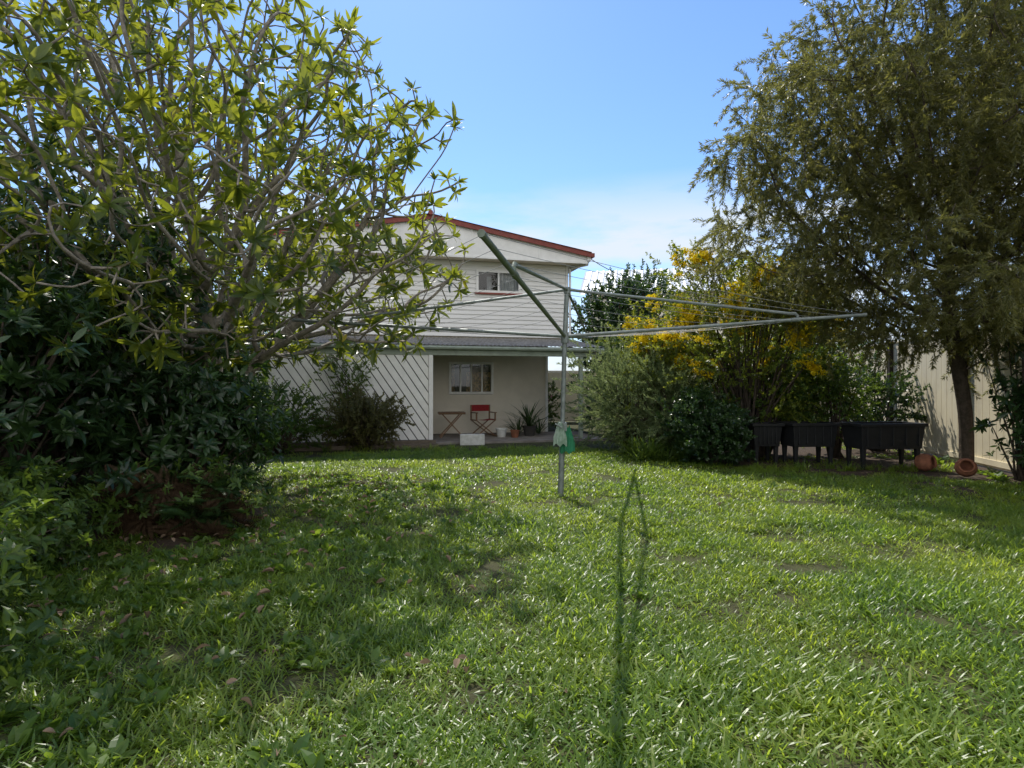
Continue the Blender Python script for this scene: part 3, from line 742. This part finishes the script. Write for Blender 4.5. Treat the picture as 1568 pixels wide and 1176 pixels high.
shrub('garden_tree',(3.7,19.5,0),(3.75,19.5,3.3),(1.4,1.4,1.9),90,15,c_dark,.3,(.9,1.5),.4,.03)
shrub('garden_tree',(9.5,20,0),(9.5,20,2.6),(2.4,1.5,2.0),80,15,c_mid,.35,(.9,1.6),.4,.03)
shrub('garden_tree',(-9,17,0),(-9,17,2.8),(2.6,1.6,2.4),100,15,c_mid,.35,(.9,1.6),.4,.03)
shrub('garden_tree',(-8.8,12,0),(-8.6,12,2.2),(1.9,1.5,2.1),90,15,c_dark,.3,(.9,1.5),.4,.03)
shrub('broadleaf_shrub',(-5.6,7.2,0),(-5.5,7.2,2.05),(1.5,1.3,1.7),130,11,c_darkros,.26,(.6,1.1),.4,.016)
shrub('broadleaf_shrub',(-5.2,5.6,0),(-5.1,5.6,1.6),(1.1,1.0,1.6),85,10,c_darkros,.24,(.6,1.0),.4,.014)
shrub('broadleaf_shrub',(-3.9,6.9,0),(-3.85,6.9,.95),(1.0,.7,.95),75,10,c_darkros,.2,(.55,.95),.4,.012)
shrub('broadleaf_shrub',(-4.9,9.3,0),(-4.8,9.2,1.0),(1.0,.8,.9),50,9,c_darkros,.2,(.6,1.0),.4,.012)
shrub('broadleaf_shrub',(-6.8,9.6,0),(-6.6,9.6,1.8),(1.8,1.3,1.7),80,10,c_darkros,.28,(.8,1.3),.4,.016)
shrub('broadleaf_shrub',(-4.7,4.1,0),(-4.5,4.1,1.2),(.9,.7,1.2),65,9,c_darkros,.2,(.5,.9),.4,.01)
shrub('low_shrub',(-2.75,2.6,0),(-2.75,2.6,.45),(.45,.6,.5),46,9,c_midros,.13,(.5,.8),.5,.005)
shrub('low_shrub',(-3.6,3.6,0),(-3.5,3.6,.5),(.6,.6,.5),50,9,c_midros,.13,(.5,.8),.5,.005)
shrub('low_shrub',(-4.1,4.8,0),(-4.0,4.8,.4),(.6,.5,.4),44,9,c_midros,.13,(.5,.8),.5,.005)
shrub('low_shrub',(-3.3,6.1,0),(-3.3,6.1,.35),(.6,.35,.35),30,9,c_midros,.13,(.5,.8),.5,.005)
P=[(U(-4.4,-2.8),U(5.7,6.4),U(.1,.5)) for _ in range(42)]
f=scatter('fern',P,[Z+RV(.5) for _ in P],[U(.45,.85) for _ in P],c_fern,3)
P=[(U(-4.2,-2.8),U(5.65,6.2),U(.05,.5)) for _ in range(30)]
scatter('dead_fronds',P,[Vector((.3,-.7,-.2))+RV(.6) for _ in P],[U(.4,.75) for _ in P],c_dfern,3,f)
P=[(U(2.3,3.6),U(11.2,12.4),0) for _ in range(18)]
scatter('strappy_plant',P,[Z+RV(.2) for _ in P],[U(.6,1) for _ in P],c_strap,8)
P=[]
for _ in range(150):
    t=R(); 
    if R()<.5: P.append((U(4.0,7.6),10.2-.15*t+U(-.1,.3),0))
    else: P.append((-2.06+U(-4,4)*.97,13.3+U(-.2,.25),0))
scatter('edge_grass',P,[Z+RV(.3) for _ in P],[U(.5,1.2) for _ in P],c_tall,8,lawn)
# ------------------------------------------------------------------ neighbour house + wire
NH=empty('neighbour_house',(9.2,31,0),math.radians(-12)); mb=MB(); mb.box(-5,5,0,7,0,6.35); mb.obj('walls',m_cream,NH)
m_wr=mat('pale_metal_roof',(.68,.70,.72),.4,(.58,.6,.62),2,metal=.2)
mb=MB(); n=120; vs=[]
for i in range(n+1):
    x=-5.6+11.2*i/n; dz=.03*(i%4==0); vs+=[(x,-.6,6.3+dz),(x,3.5,8.3+dz),(x,7.6,6.3+dz)]
mb.add(vs,[(3*i,3*i+3,3*i+4,3*i+1) for i in range(n)]+[(3*i+1,3*i+4,3*i+5,3*i+2) for i in range(n)]); 
mb.obj('roof',m_wr,NH)
mb=MB(); mb.add([(-5,0,6.352),(-5,7,6.352),(-5,3.5,8.2)],[(0,1,2)]); mb.add([(5,0,6.352),(5,7,6.352),(5,3.5,8.2)],[(0,1,2)]); mb.obj('gables',m_cream,NH)
mb=MB(); a=hl(5.0,2.0,5.35); b=Vector((8.5,30,6.9)); mb.tube([a.lerp(b,k/12)-Z*.5*4*(k/12)*(1-k/12) for k in range(13)],.012,5,False); mb.obj('power_line',m_fp)
